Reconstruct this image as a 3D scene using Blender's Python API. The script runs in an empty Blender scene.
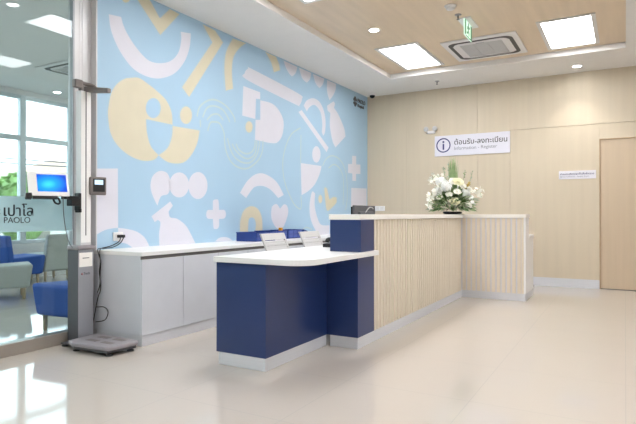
import bpy, bmesh, math, random
from mathutils import Vector, Matrix
from mathutils.geometry import tessellate_polygon
random.seed(7)
PI = math.pi
SC = bpy.context.scene
COL = SC.collection

# ---------------------------------------------------------------- materials
def lin(c):
    return tuple((x/12.92 if x <= .04045 else ((x+.055)/1.055)**2.4) for x in c)
def rgb(h):
    return lin(tuple(int(h[i:i+2], 16)/255 for i in (0, 2, 4)))
def mat(name, hexc, rough=.5, metal=0., spec=.5, var=.03, scale=6., bump=0., stretch=None, emit=0., coat=0.):
    m = bpy.data.materials.new(name); m.use_nodes = True
    nt = m.node_tree; N = nt.nodes; L = nt.links
    b = N['Principled BSDF']
    c = rgb(hexc)
    b.inputs['Roughness'].default_value = rough
    b.inputs['Metallic'].default_value = metal
    b.inputs['Specular IOR Level'].default_value = spec
    b.inputs['Coat Weight'].default_value = coat
    tc = N.new('ShaderNodeTexCoord'); mp = N.new('ShaderNodeMapping')
    mp.inputs['Scale'].default_value = stretch or (1, 1, 1)
    L.new(tc.outputs['Object'], mp.inputs['Vector'])
    nz = N.new('ShaderNodeTexNoise'); nz.inputs['Scale'].default_value = scale
    nz.inputs['Detail'].default_value = 4
    L.new(mp.outputs[0], nz.inputs['Vector'])
    rp = N.new('ShaderNodeValToRGB')
    rp.color_ramp.elements[0].position = .3; rp.color_ramp.elements[1].position = .7
    rp.color_ramp.elements[0].color = tuple(max(0, x*(1-var)) for x in c)+(1,)
    rp.color_ramp.elements[1].color = tuple(min(1, x*(1+var)) for x in c)+(1,)
    L.new(nz.outputs[0], rp.inputs[0]); L.new(rp.outputs[0], b.inputs['Base Color'])
    if bump:
        bp = N.new('ShaderNodeBump'); bp.inputs['Strength'].default_value = bump
        bp.inputs['Distance'].default_value = .002
        L.new(nz.outputs[0], bp.inputs['Height']); L.new(bp.outputs[0], b.inputs['Normal'])
    if emit:
        L.new(rp.outputs[0], b.inputs['Emission Color'])
        b.inputs['Emission Strength'].default_value = emit
    return m

M = {}
M['ceil'] = mat('white ceiling paint', 'E4E2DF', .8, var=.01)
M['wood'] = mat('pale oak wall laminate', 'D0C3AC', .5, var=.03, scale=1.3, stretch=(9, 9, .4))
M['door'] = mat('pale oak door laminate', 'CAB79D', .5, var=.03, scale=1.3, stretch=(16, 16, .55))
M['jamb'] = mat('brown oak door edging', 'BFA27F', .5, var=.04)
M['woodceil'] = mat('oak ceiling laminate', 'D9C5AB', .4, var=.05, scale=1.2, stretch=(10, .8, 10))
M['slat'] = mat('pale oak batten laminate', 'E4D9C7', .5, var=.006, scale=1.5, stretch=(14, 14, .5))
M['slatback'] = mat('light batten backing', 'D8D8DE', .45, var=.02)
M['top'] = mat('cream solid surface', 'F8F6F0', .3, var=.01)
M['whitetop'] = mat('white solid surface', 'EFEFEE', .3, var=.01)
M['navy'] = mat('navy blue laminate', '22376A', .3, spec=.6, var=.05, scale=3)
M['plinth'] = mat('brushed aluminium plinth', 'D7D9DE', .35, metal=0., var=.03, scale=3, stretch=(1, 1, 30))
M['cab'] = mat('light grey cabinet laminate', 'D4D7DE', .4, var=.02)
M['cabdark'] = mat('shadow gap profile', '6E6B68', .6)
M['blue'] = mat('pale blue wall vinyl', 'A8C8DF', .55, var=.015, scale=2)
M['lav'] = mat('pale lavender wall vinyl', 'D8D8E3', .55, var=.01)
M['yel'] = mat('sand yellow wall vinyl', 'D5CEB7', .55, var=.02)
M['thinline'] = mat('fine sand line vinyl', 'BACED3', .55, var=.02)
M['white'] = mat('white paint', 'E6E4E3', .5, var=.01)
M['frame'] = mat('pale grey painted aluminium', 'D2D1D3', .35, metal=.1, var=.01)
M['winframe'] = mat('grey blue window aluminium', 'C9D0D3', .35, metal=.1, var=.01)
M['alu'] = mat('satin aluminium', 'A39B92', .35, metal=.3, var=.02)
M['darkgrey'] = mat('dark grey metal', '55565A', .4, metal=.2, var=.03)
M['midgrey'] = mat('silver grey metal', 'A2A4AA', .38, metal=.2, var=.03)
M['brown'] = mat('taupe grey plastic', '746C69', .4, var=.03)
M['mauve'] = mat('mauve grey plastic', '938E93', .4, var=.03)
M['black'] = mat('black plastic', '141416', .4, var=.1)
M['glossblack'] = mat('glossy black', '0A0A0C', .15, var=.1)
M['ltplastic'] = mat('warm light grey plastic', 'C7C6C5', .45, var=.02)
M['teal'] = mat('grey green upholstery', 'B4B6B1', .8, var=.05, scale=40, bump=.2)
M['royal'] = mat('royal blue upholstery', '2C55A5', .7, var=.06, scale=40, bump=.2)
M['leg'] = mat('pale beech wood', 'C9B497', .5, var=.08, scale=4, stretch=(8, 8, 1))
M['trayblue'] = mat('navy blue plastic', '1E3A82', .4, var=.05)
M['orange'] = mat('orange plastic', 'F0A520', .4)
M['signwhite'] = mat('white acrylic', 'E0DFE8', .4, var=.01)
M['signnavy'] = mat('navy print', '2F3170', .5)
M['signgrey'] = mat('grey print', '8A8A96', .5)
M['signdark'] = mat('charcoal print', '3E4046', .5)
M['logodark'] = mat('charcoal raised lettering', '4D4B50', .5)
M['red'] = mat('red print', 'B0202A', .5)
M['petal'] = mat('white petal', 'F2F1E6', .6, var=.04, scale=30)
M['cream'] = mat('cream petal', 'EFECCB', .6, var=.05, scale=30)
M['bluewhite'] = mat('cool white petal', 'ECEEEB', .6, var=.04, scale=30)
M['leafd'] = mat('deep green leaf', '4F6E3C', .5, var=.3, scale=12)
M['leafl'] = mat('light green leaf', '8CA070', .5, var=.25, scale=12)
M['leafg'] = mat('silvery green leaf', 'A8B59B', .6, var=.15, scale=12)
M['grass'] = mat('green grass blade', '97B27E', .6, var=.2, scale=12)
M['traylight'] = mat('blue plastic rib highlight', '4358A0', .4, var=.08)  # lighter blue paints highlights onto the tray ribs
M['gold'] = mat('golden bud', 'B7A04E', .6, var=.2, scale=12)
M['roof1'] = mat('salmon clay roof tiles', 'C09A84', .8, var=.06, scale=1)
M['roof2'] = mat('beige clay roof tiles', 'B5A78C', .8, var=.06, scale=1)
M['house'] = mat('cream render', 'D8D2C8', .8)
M['tree'] = mat('garden foliage', '7F9A58', .8, var=.35, scale=6)
M['paving'] = mat('outdoor paving', 'A9A69E', .8)
M['floor'] = mat('glossy cream floor tiles', 'C4BCB3', .06, spec=.5, var=.012, scale=.8)
M['lampwhite'] = mat('lit white diffuser', 'FCFCFF', .5, var=0, emit=7.5)
M['panelframe'] = mat('light grey panel trim', 'DAD8D6', .5)
M['lampwhite2'] = mat('lit cool white diffuser', 'F2FAFF', .5, var=0, emit=2.2)
M['downlens'] = mat('lit downlight lens', 'FFFFFF', .5, var=0, emit=25)
M['lcd'] = mat('lit lcd glass', 'BFE0F5', .3, var=.02, emit=.3)
M['exitwhite'] = mat('lit exit sign acrylic', 'DCFBEA', .3, var=.01, emit=.28)
M['exitgreen'] = mat('lit exit sign green', '1D8A55', .3, var=.05, emit=.06)

def floor_joints(m):                     # faint joints of 0.8 m tiles
    nt = m.node_tree; N = nt.nodes; L = nt.links; b = N['Principled BSDF']
    old = b.inputs['Base Color'].links[0].from_socket
    tc = N.new('ShaderNodeTexCoord'); br = N.new('ShaderNodeTexBrick')
    br.offset = 0; br.inputs['Scale'].default_value = 1
    br.inputs['Brick Width'].default_value = .8; br.inputs['Row Height'].default_value = .8
    br.inputs['Mortar Size'].default_value = .0025; br.inputs['Mortar Smooth'].default_value = .3
    L.new(tc.outputs['Object'], br.inputs['Vector'])
    mx = N.new('ShaderNodeMix'); mx.data_type = 'RGBA'
    L.new(br.outputs['Fac'], mx.inputs[0]); L.new(old, mx.inputs[6])
    mx.inputs[7].default_value = rgb('B9B5AF')+(1,)
    L.new(mx.outputs[2], b.inputs['Base Color'])
floor_joints(M['floor']); M['floor'].node_tree.nodes['Principled BSDF'].inputs['IOR'].default_value = 1.75

def glass(name, tint, refl=1.0):
    m = bpy.data.materials.new(name); m.use_nodes = True
    nt = m.node_tree; N = nt.nodes; L = nt.links
    N.remove(N['Principled BSDF']); out = N['Material Output']
    t = N.new('ShaderNodeBsdfTransparent'); t.inputs[0].default_value = rgb(tint)+(1,)
    g = N.new('ShaderNodeBsdfGlossy'); g.inputs['Roughness'].default_value = .0
    fr = N.new('ShaderNodeFresnel'); fr.inputs[0].default_value = 1.45
    mu = N.new('ShaderNodeMath'); mu.operation = 'MULTIPLY'; mu.inputs[1].default_value = refl
    L.new(fr.outputs[0], mu.inputs[0])
    mx = N.new('ShaderNodeMixShader')
    L.new(mu.outputs[0], mx.inputs[0]); L.new(t.outputs[0], mx.inputs[1]); L.new(g.outputs[0], mx.inputs[2])
    L.new(mx.outputs[0], out.inputs['Surface'])
    return m
M['glass'] = glass('clear partition glass', 'DCE4E3', .55)
M['glass2'] = glass('clear window glass', 'F4F8F9', .6)
def frosted():
    m = bpy.data.materials.new('frosted film'); m.use_nodes = True
    nt = m.node_tree; N = nt.nodes; L = nt.links
    b = N['Principled BSDF']; out = N['Material Output']
    b.inputs['Base Color'].default_value = rgb('CBE0E5')+(1,); b.inputs['Roughness'].default_value = .5
    tl = N.new('ShaderNodeBsdfTranslucent'); tl.inputs[0].default_value = rgb('D2E6EA')+(1,)
    tr = N.new('ShaderNodeBsdfTransparent'); tr.inputs[0].default_value = (1, 1, 1, 1)
    m1 = N.new('ShaderNodeMixShader'); m1.inputs[0].default_value = .5
    L.new(b.outputs[0], m1.inputs[1]); L.new(tl.outputs[0], m1.inputs[2])
    m2 = N.new('ShaderNodeMixShader'); m2.inputs[0].default_value = .12
    L.new(m1.outputs[0], m2.inputs[1]); L.new(tr.outputs[0], m2.inputs[2])
    L.new(m2.outputs[0], out.inputs['Surface'])
    return m
M['frost'] = frosted()
def screen_mat():                         # blue desktop wallpaper with a lighter bloom
    m = bpy.data.materials.new('lit blue tablet screen'); m.use_nodes = True
    nt = m.node_tree; N = nt.nodes; L = nt.links; b = N['Principled BSDF']
    tc = N.new('ShaderNodeTexCoord'); mp = N.new('ShaderNodeMapping')
    mp.inputs['Location'].default_value = (-.5, -.35, -.45); L.new(tc.outputs['Generated'], mp.inputs[0])
    ln = N.new('ShaderNodeVectorMath'); ln.operation = 'LENGTH'; L.new(mp.outputs[0], ln.inputs[0])
    rp = N.new('ShaderNodeValToRGB'); e = rp.color_ramp.elements
    e[0].position = .0; e[0].color = rgb('38C4FF')+(1,); e[1].position = .7; e[1].color = rgb('0A3FB0')+(1,)
    x = e.new(.3); x.color = rgb('0F86EA')+(1,)
    L.new(ln.outputs['Value'], rp.inputs[0]); L.new(rp.outputs[0], b.inputs['Base Color'])
    L.new(rp.outputs[0], b.inputs['Emission Color']); b.inputs['Emission Strength'].default_value = .33
    b.inputs['Roughness'].default_value = .2
    return m
M['screen'] = screen_mat()

# ---------------------------------------------------------------- mesh builder
class MB:
    def __init__(s): s.v = []; s.f = []; s.mi = []; s.sm = []
    def add(s, vs, fs, mi=0, sm=False):
        o = len(s.v); s.v += [tuple(v) for v in vs]
        for f in fs: s.f.append([i+o for i in f]); s.mi.append(mi); s.sm.append(sm)
        return s
    def box(s, x0, x1, y0, y1, z0, z1, mi=0, rot=None):
        x0, x1 = sorted((x0, x1)); y0, y1 = sorted((y0, y1)); z0, z1 = sorted((z0, z1))
        vs = [(x, y, z) for z in (z0, z1) for x, y in ((x0, y0), (x1, y0), (x1, y1), (x0, y1))]
        if rot:
            vs = [tuple(rot @ Vector(v)) for v in vs]
        return s.add(vs, [(3, 2, 1, 0), (4, 5, 6, 7), (0, 1, 5, 4), (1, 2, 6, 5), (2, 3, 7, 6), (3, 0, 4, 7)], mi)
    def hexa(s, b, t, mi=0):               # bottom 4, top 4
        return s.add(list(b)+list(t), [(3, 2, 1, 0), (4, 5, 6, 7), (0, 1, 5, 4), (1, 2, 6, 5), (2, 3, 7, 6), (3, 0, 4, 7)], mi)
    def prism(s, poly, z0, z1, mi=0, mi_top=None):   # poly counter-clockwise in xy
        n = len(poly)
        tri = tessellate_polygon([[Vector((x, y, 0)) for x, y in poly]])
        vs = [(x, y, z0) for x, y in poly]+[(x, y, z1) for x, y in poly]
        s.add(vs, [(i, (i+1) % n, (i+1) % n+n, i+n) for i in range(n)], mi)
        o = len(s.v)-2*n
        for t in tri:
            a, b, c = t
            P = [Vector(poly[i]) for i in t]
            if (P[1]-P[0]).cross(P[2]-P[0]) < 0: a, c = c, a
            s.f.append([o+n+a, o+n+b, o+n+c]); s.mi.append(mi if mi_top is None else mi_top); s.sm.append(False)
            s.f.append([o+c, o+b, o+a]); s.mi.append(mi); s.sm.append(False)
        return s
    def lathe(s, prof, c=(0, 0, 0), n=24, mi=0, axis='Z', M4=None, sm=True):   # prof [(r,h)]
        vs = []; fs = []
        for r, h in prof:
            for i in range(n):
                a = 2*PI*i/n; p = (r*math.cos(a), r*math.sin(a), h)
                if axis == 'X': p = (p[2], p[0], p[1])
                if axis == 'Y': p = (p[0], p[2], p[1])
                q = Vector(p)
                if M4: q = M4 @ q
                vs.append((q.x+c[0], q.y+c[1], q.z+c[2]))
        for k in range(len(prof)-1):
            for i in range(n):
                j = (i+1) % n
                fs.append((k*n+i, k*n+j, (k+1)*n+j, (k+1)*n+i))
        if prof[0][0] > 1e-5: fs.append(tuple(range(n))[::-1])
        if prof[-1][0] > 1e-5: fs.append(tuple((len(prof)-1)*n+i for i in range(n)))
        return s.add(vs, fs, mi, sm)
    def ball(s, c, r, n=10, mi=0, sq=(1, 1, 1)):
        prof = [(r*math.sin(PI*k/n), -r*math.cos(PI*k/n)) for k in range(n+1)]
        vs = []; o = len(s.v); s.lathe(prof, (0, 0, 0), max(8, n), mi)
        for i in range(o, len(s.v)):
            v = s.v[i]; s.v[i] = (v[0]*sq[0]+c[0], v[1]*sq[1]+c[1], v[2]*sq[2]+c[2])
        return s
    def tube(s, pts, r, n=8, mi=0, smooth=0):
        P = [Vector(p) for p in pts]
        if smooth: P = [Vector(p) for p in catmull(P, smooth)]
        rs = r if isinstance(r, (list, tuple)) else None
        vs = []; fs = []; up = Vector((0, 0, 1)); prev = None
        for k, p in enumerate(P):
            d = (P[min(k+1, len(P)-1)]-P[max(k-1, 0)]).normalized()
            if prev is None:
                a = d.orthogonal().normalized()
            else:
                a = (prev-d*prev.dot(d)); a = a.normalized() if a.length > 1e-6 else d.orthogonal().normalized()
            prev = a; b = d.cross(a)
            rr = rs[0]+(rs[1]-rs[0])*k/(len(P)-1) if rs else r
            for i in range(n):
                t = 2*PI*i/n; vs.append(p+a*rr*math.cos(t)+b*rr*math.sin(t))
        for k in range(len(P)-1):
            for i in range(n):
                j = (i+1) % n; fs.append((k*n+i, k*n+j, (k+1)*n+j, (k+1)*n+i))
        fs.append(tuple(range(n))[::-1]); fs.append(tuple((len(P)-1)*n+i for i in range(n)))
        return s.add(vs, fs, mi, True)
    def xf(s, M4, start=0):
        for i in range(start, len(s.v)):
            q = M4 @ Vector(s.v[i]); s.v[i] = (q.x, q.y, q.z)
        return s
    def build(s, name, mats, parent=None, bev=0., seg=2, loc=None, recalc=True, sub=0):
        me = bpy.data.meshes.new(name)
        if parent is not None:
            off = Vector(parent.get('_w', (0, 0, 0)))
        else:
            if loc is None:
                xs = [v[0] for v in s.v]; ys = [v[1] for v in s.v]; zs = [v[2] for v in s.v]
                loc = ((min(xs)+max(xs))/2, (min(ys)+max(ys))/2, min(zs))
            off = Vector(loc)
        me.from_pydata([(v[0]-off.x, v[1]-off.y, v[2]-off.z) for v in s.v], [], s.f)
        mats = mats if isinstance(mats, (list, tuple)) else [mats]
        for m in mats: me.materials.append(m)
        for p, mi, sm in zip(me.polygons, s.mi, s.sm): p.material_index = mi; p.use_smooth = sm
        if recalc:
            bm = bmesh.new(); bm.from_mesh(me); bmesh.ops.recalc_face_normals(bm, faces=bm.faces); bm.to_mesh(me); bm.free()
        me.update()
        o = bpy.data.objects.new(name, me); COL.objects.link(o)
        if parent is not None:
            o.parent = parent; WORLD[o.name] = tuple(off); o['_w'] = tuple(off)
        else:
            o.location = off; o['_w'] = tuple(off)
        if bev:
            b = o.modifiers.new('bevel', 'BEVEL'); b.width = bev; b.segments = seg; b.limit_method = 'ANGLE'; b.angle_limit = math.radians(40)
        if sub:
            b = o.modifiers.new('sub', 'SUBSURF'); b.levels = sub; b.render_levels = sub
        return o
WORLD = {}
def catmull(P, k=6, closed=False):
    P = [Vector(p) for p in P]; n = len(P); out = []
    rng = range(n) if closed else range(n-1)
    for i in rng:
        p1 = P[i]; p2 = P[(i+1) % n]
        if (p1-p2).length < 1e-6: out.append(p1); continue
        p0 = P[(i-1) % n] if (closed or i > 0) else p1
        p3 = P[(i+2) % n] if (closed or i+2 < n) else p2
        for j in range(k):
            t = j/k
            out.append(.5*((2*p1)+(-p0+p2)*t+(2*p0-5*p1+4*p2-p3)*t*t+(-p0+3*p1-3*p2+p3)*t**3))
    if not closed: out.append(P[-1])
    return out
def thing(name, label, cat, loc, group=None, kind=None):
    o = bpy.data.objects.new(name, None); COL.objects.link(o); o.location = loc; o['_w'] = tuple(loc)
    o.empty_display_size = .1
    if label: o['label'] = label
    if cat: o['category'] = cat
    if group: o['group'] = group
    if kind: o['kind'] = kind
    return o
def tag(o, label=None, cat=None, group=None, kind=None):
    if label: o['label'] = label
    if cat: o['category'] = cat
    if group: o['group'] = group
    if kind: o['kind'] = kind
    return o
def struct(o): o['kind'] = 'structure'; return o
def copy_thing(root, loc, rotz=None, label=None):
    def rec(o, par):
        c = o.copy(); COL.objects.link(c)
        if par is not None: c.parent = par
        for ch in [x for x in list(bpy.data.objects) if x.parent == o]: rec(ch, c)
        return c
    r = rec(root, None); r.location = loc
    if rotz is not None: r.rotation_euler = (0, 0, rotz)
    if label: r['label'] = label
    return r
def text(name, body, size, origin, right, up, m, parent, depth=.0015, width=None, bold=0., label=None):
    cu = bpy.data.curves.new('txt', 'FONT'); cu.body = body; cu.size = size; cu.extrude = depth
    to = bpy.data.objects.new('txt', cu); COL.objects.link(to)
    bpy.context.view_layer.update()
    dg = bpy.context.evaluated_depsgraph_get()
    me = bpy.data.meshes.new_from_object(to.evaluated_get(dg))
    bpy.data.objects.remove(to); bpy.data.curves.remove(cu)
    xs = [v.co.x for v in me.vertices] or [0, 1]
    k = width/(max(xs)-min(xs)) if width else 1.
    R = Vector(right); U = Vector(up); Nn = R.cross(U); O = Vector(origin)-Vector(parent['_w'])
    x0 = min(xs)
    for v in me.vertices:
        c = v.co.copy(); v.co = O+R*((c.x-x0)*k)+U*(c.y*(k if width else 1))+Nn*(c.z+depth)
    if bold:                               # heavier strokes: the same outlines again, shifted by a hair
        bm = bmesh.new(); bm.from_mesh(me); g0 = list(bm.verts)+list(bm.edges)+list(bm.faces)
        for k in (R*bold, R*bold*.5+U*bold*.5):
            nw = bmesh.ops.duplicate(bm, geom=g0)['geom']
            bmesh.ops.translate(bm, vec=k, verts=[e for e in nw if isinstance(e, bmesh.types.BMVert)])
        bm.to_mesh(me); bm.free()
    me.materials.clear(); me.materials.append(m)
    me.name = name
    o = bpy.data.objects.new(name, me); COL.objects.link(o); o.parent = parent; o['_w'] = tuple(parent['_w'])
    if label: o['label'] = label
    return o
# mural artwork: outlines on the wall plane as (y, z) in metres
SHAPES=[
('L',1,[(3.305,2.919),(3.305,2.919),(3.333,2.773),(3.429,2.617),(3.578,2.494),(3.753,2.452),(3.938,2.474),(4.135,2.573),(4.28,2.736),(4.353,2.906),(4.37,3.055),(4.37,3.055),(4.216,3.028),(4.216,3.028),(4.225,2.947),(4.184,2.801),(4.074,2.685),(3.919,2.623),(3.77,2.618),(3.629,2.697),(3.527,2.79),(3.471,2.867),(3.444,2.938),(3.444,2.938)]),
('Y',0,[(3.628,3.173),(3.769,3.228),(3.806,3.204),(3.925,3.077),(4.061,3.216),(4.199,3.208),(3.93,2.909)]),
('Y',1,[(3.451,3.106),(3.451,3.106),(3.47,3.089),(3.5,3.091),(3.533,3.113),(3.546,3.14),(3.546,3.14)]),
('Y',0,[(4.558,3.211),(4.767,3.204),(4.908,3.106),(4.345,2.362),(4.238,2.446),(4.719,3.054)]),
('Y',1,[(5.087,3.204),(5.087,3.204),(4.966,3.02),(4.93,2.811),(4.956,2.551),(4.956,2.551),(5.093,2.602),(5.093,2.602),(5.071,2.811),(5.103,2.988),(5.223,3.129),(5.347,3.219),(5.347,3.219)]),
('Y',1,[(5.758,3.218),(5.758,3.218),(5.888,3.112),(5.954,2.996),(5.954,2.996),(6.104,3.061),(6.104,3.061),(6.076,3.139),(6.008,3.218),(6.008,3.218)]),
('Y',1,[(3.561,2.397),(3.658,2.416),(3.771,2.382),(3.901,2.329),(4.018,2.26),(4.087,2.154),(4.101,2.028),(4.101,2.028),(3.746,2.032),(3.746,2.032),(3.759,1.898),(3.81,1.771),(3.91,1.695),(3.91,1.695),(3.849,1.643),(3.709,1.621),(3.55,1.653),(3.411,1.732),(3.327,1.841),(3.3,1.983),(3.303,2.074),(3.332,2.198),(3.387,2.292),(3.478,2.367)]),
('B',1,[(3.936,2.173),(3.926,2.127),(3.899,2.088),(3.86,2.063),(3.817,2.056),(3.779,2.069),(3.752,2.099),(3.743,2.14),(3.752,2.184),(3.778,2.223),(3.817,2.249),(3.86,2.257),(3.899,2.245),(3.926,2.215)]),
('Y',1,[(4.101,2.017),(4.101,2.017),(4.51,2.025),(4.51,2.025),(4.473,1.882),(4.385,1.747),(4.27,1.655),(4.125,1.629),(4.01,1.643),(3.911,1.695),(3.911,1.695),(4.032,1.781),(4.092,1.907)]),
('Y',1,[(4.39,2.174),(4.381,2.131),(4.356,2.094),(4.319,2.07),(4.279,2.065),(4.243,2.077),(4.218,2.106),(4.209,2.145),(4.218,2.187),(4.242,2.223),(4.278,2.247),(4.319,2.254),(4.355,2.242),(4.381,2.214)]),
('L',1,[(3.803,1.397),(3.833,1.481),(3.92,1.536),(4.019,1.526),(4.065,1.461),(4.07,1.376),(4.033,1.307),(3.943,1.281),(3.894,1.187),(3.894,1.187),(3.842,1.268),(3.812,1.332)]),
('L',1,[(4.345,1.416),(4.33,1.357),(4.289,1.309),(4.23,1.282),(4.166,1.28),(4.109,1.304),(4.07,1.347),(4.056,1.403),(4.069,1.459),(4.108,1.507),(4.165,1.536),(4.23,1.54),(4.289,1.518),(4.33,1.474)]),
('L',1,[(4.64,1.423),(4.625,1.357),(4.581,1.303),(4.519,1.272),(4.451,1.27),(4.391,1.297),(4.35,1.346),(4.335,1.409),(4.35,1.473),(4.391,1.526),(4.45,1.558),(4.518,1.563),(4.581,1.538),(4.625,1.488)]),
('L',1,[(3.816,1.081),(3.816,1.081),(4.07,1.233),(4.07,1.233),(4.107,1.19),(4.107,1.19),(4.047,1.128),(4.047,1.128),(4.07,1.07),(4.174,1.052),(4.296,0.981),(4.371,0.891),(4.449,0.777),(4.449,0.777),(3.921,0.782),(3.921,0.782),(3.917,0.905),(3.934,1.014),(3.899,1.044),(3.899,1.044),(3.86,1.022),(3.86,1.022)]),
('L',1,[(3.173,1.506),(3.173,1.506),(3.409,1.524),(3.409,1.524),(3.413,0.974),(3.413,0.974),(3.346,0.971),(3.259,0.955),(3.174,0.917),(3.174,0.917)]),
('L',1,[(3.413,0.974),(3.413,0.974),(3.504,0.964),(3.632,0.934),(3.735,0.869),(3.799,0.768),(3.799,0.768),(3.6,0.769),(3.6,0.769),(3.516,0.821),(3.413,0.844),(3.413,0.844)]),
('L',1,[(4.73,1.236),(4.741,1.262),(4.781,1.271),(4.827,1.26),(4.839,1.15),(4.839,1.15),(4.927,1.151),(4.957,1.124),(4.957,1.077),(4.921,1.051),(4.839,1.047),(4.839,1.047),(4.839,0.971),(4.816,0.937),(4.776,0.931),(4.742,0.947),(4.73,1.048),(4.73,1.048),(4.646,1.052),(4.619,1.086),(4.624,1.127),(4.652,1.149),(4.73,1.149),(4.73,1.149)]),
('L',1,[(4.769,0.79),(4.769,0.79),(4.838,0.827),(4.928,0.835),(5.019,0.82),(5.094,0.781),(5.094,0.781)]),
('L',0,[(5.29,2.678),(5.644,2.669),(5.644,2.579),(5.553,2.57),(5.539,2.309),(5.269,2.309)]),
('L',1,[(5.644,2.566),(5.644,2.566),(5.908,2.572),(6.085,2.503),(6.189,2.374),(6.163,2.196),(6.059,2.082),(5.908,2.044),(5.531,2.044),(5.531,2.044),(5.544,2.299),(5.544,2.299),(5.645,2.315),(5.645,2.315)]),
('Y',1,[(5.483,2.201),(5.475,2.169),(5.455,2.141),(5.425,2.123),(5.392,2.119),(5.362,2.129),(5.342,2.151),(5.335,2.18),(5.342,2.212),(5.362,2.239),(5.392,2.257),(5.425,2.262),(5.454,2.253),(5.475,2.231)]),
('L',1,[(5.319,2.841),(5.388,2.915),(5.485,2.927),(6.576,2.835),(6.676,2.777),(6.605,2.672),(6.502,2.663),(5.375,2.767)]),
('L',1,[(6.189,3.212),(6.189,3.212),(6.242,3.131),(6.334,3.064),(6.406,3.041),(6.406,3.041),(6.502,3.111),(6.547,3.209),(6.547,3.209)]),
('L',1,[(6.588,3.21),(6.588,3.21),(6.664,3.092),(6.741,3.053),(6.814,3.041),(6.814,3.041),(6.906,3.114),(6.937,3.213),(6.937,3.213)]),
('L',1,[(6.994,3.21),(6.994,3.21),(7.045,3.113),(7.116,3.063),(7.195,3.04),(7.195,3.04),(7.295,3.117),(7.343,3.216),(7.343,3.216)]),
('L',1,[(7.432,3.212),(7.432,3.212),(7.733,3.219),(7.733,3.219),(7.719,3.119),(7.645,3.019),(7.516,2.91),(7.516,2.91),(7.446,2.998),(7.425,3.094)]),
('L',1,[(7.432,2.811),(7.432,2.811),(7.645,2.917),(7.645,2.917),(7.696,2.892),(7.667,2.818),(7.667,2.818),(7.83,2.724),(8.022,2.542),(8.077,2.407),(8.077,2.407),(7.718,2.183),(7.718,2.183),(7.609,2.28),(7.523,2.506),(7.538,2.711),(7.538,2.711),(7.446,2.736),(7.446,2.736)]),
('L',1,[(6.723,2.687),(6.723,2.687),(6.814,2.781),(7.001,2.847),(7.195,2.825),(7.329,2.71),(7.384,2.553),(7.363,2.384),(7.309,2.321),(7.309,2.321),(7.262,2.371),(7.262,2.371),(7.275,2.504),(7.228,2.661),(7.11,2.738),(7.001,2.745),(6.875,2.682),(6.814,2.615),(6.814,2.615)]),
('L',0,[(6.577,2.57),(6.665,2.613),(7.481,2.155),(7.418,2.076)]),
('L',1,[(7.223,2.023),(7.21,1.967),(7.174,1.92),(7.122,1.891),(7.065,1.887),(7.014,1.906),(6.979,1.946),(6.967,1.998),(6.979,2.053),(7.014,2.099),(7.065,2.129),(7.122,2.135),(7.174,2.116),(7.21,2.076)]),
('L',1,[(6.638,1.842),(6.638,1.842),(7.255,1.847),(7.255,1.847),(7.195,1.719),(7.054,1.559),(6.876,1.454),(6.663,1.376),(6.663,1.376)]),
('L',0,[(8.324,2.105),(8.49,2.118),(8.49,1.971),(8.662,1.981),(8.662,1.815),(8.482,1.803),(8.482,1.681),(8.336,1.677),(8.332,1.802),(8.17,1.8),(8.17,1.952),(8.324,1.965)]),
('L',0,[(8.293,1.554),(8.925,1.569),(8.924,1.097),(8.277,1.097)]),
('Y',1,[(7.28,1.336),(7.274,1.308),(7.256,1.285),(7.231,1.272),(7.203,1.271),(7.178,1.283),(7.161,1.305),(7.155,1.333),(7.161,1.361),(7.178,1.384),(7.203,1.397),(7.231,1.398),(7.256,1.386),(7.274,1.364)]),
('Y',1,[(7.339,1.509),(7.339,1.509),(7.384,1.522),(7.43,1.507),(7.43,1.507),(7.514,1.331),(7.514,1.331),(7.619,1.374),(7.746,1.377),(7.756,1.336),(7.731,1.278),(7.491,1.162),(7.412,1.184),(7.366,1.349)]),
('L',1,[(6.959,1.434),(7.057,1.416),(7.057,1.416),(7.044,1.234),(7.117,1.063),(7.24,0.942),(7.514,0.927),(7.514,0.927),(7.514,0.725),(7.514,0.725),(7.24,0.761),(7.044,0.882),(6.918,1.043),(6.889,1.232)]),
('L',1,[(5.894,1.154),(5.929,1.215),(6.024,1.237),(6.105,1.176),(6.105,1.176),(6.196,1.236),(6.281,1.216),(6.304,1.114),(6.211,0.953),(6.113,0.88),(6.113,0.88),(5.987,0.937),(5.901,1.04)]),
('Y',1,[(5.225,0.89),(5.225,0.89),(5.233,1.019),(5.303,1.148),(5.447,1.202),(5.597,1.168),(5.683,1.05),(5.696,0.876),(5.696,0.876),(5.536,0.881),(5.536,0.881),(5.551,0.979),(5.521,1.042),(5.462,1.061),(5.403,1.031),(5.389,0.885),(5.389,0.885)]),
('L',1,[(5.227,1.362),(5.227,1.362),(5.38,1.52),(5.572,1.616),(5.774,1.621),(6.023,1.534),(6.196,1.366),(6.196,1.366),(6.06,1.32),(6.06,1.32),(5.879,1.425),(5.706,1.466),(5.539,1.45),(5.443,1.389),(5.349,1.302),(5.349,1.302)]),
]
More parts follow.
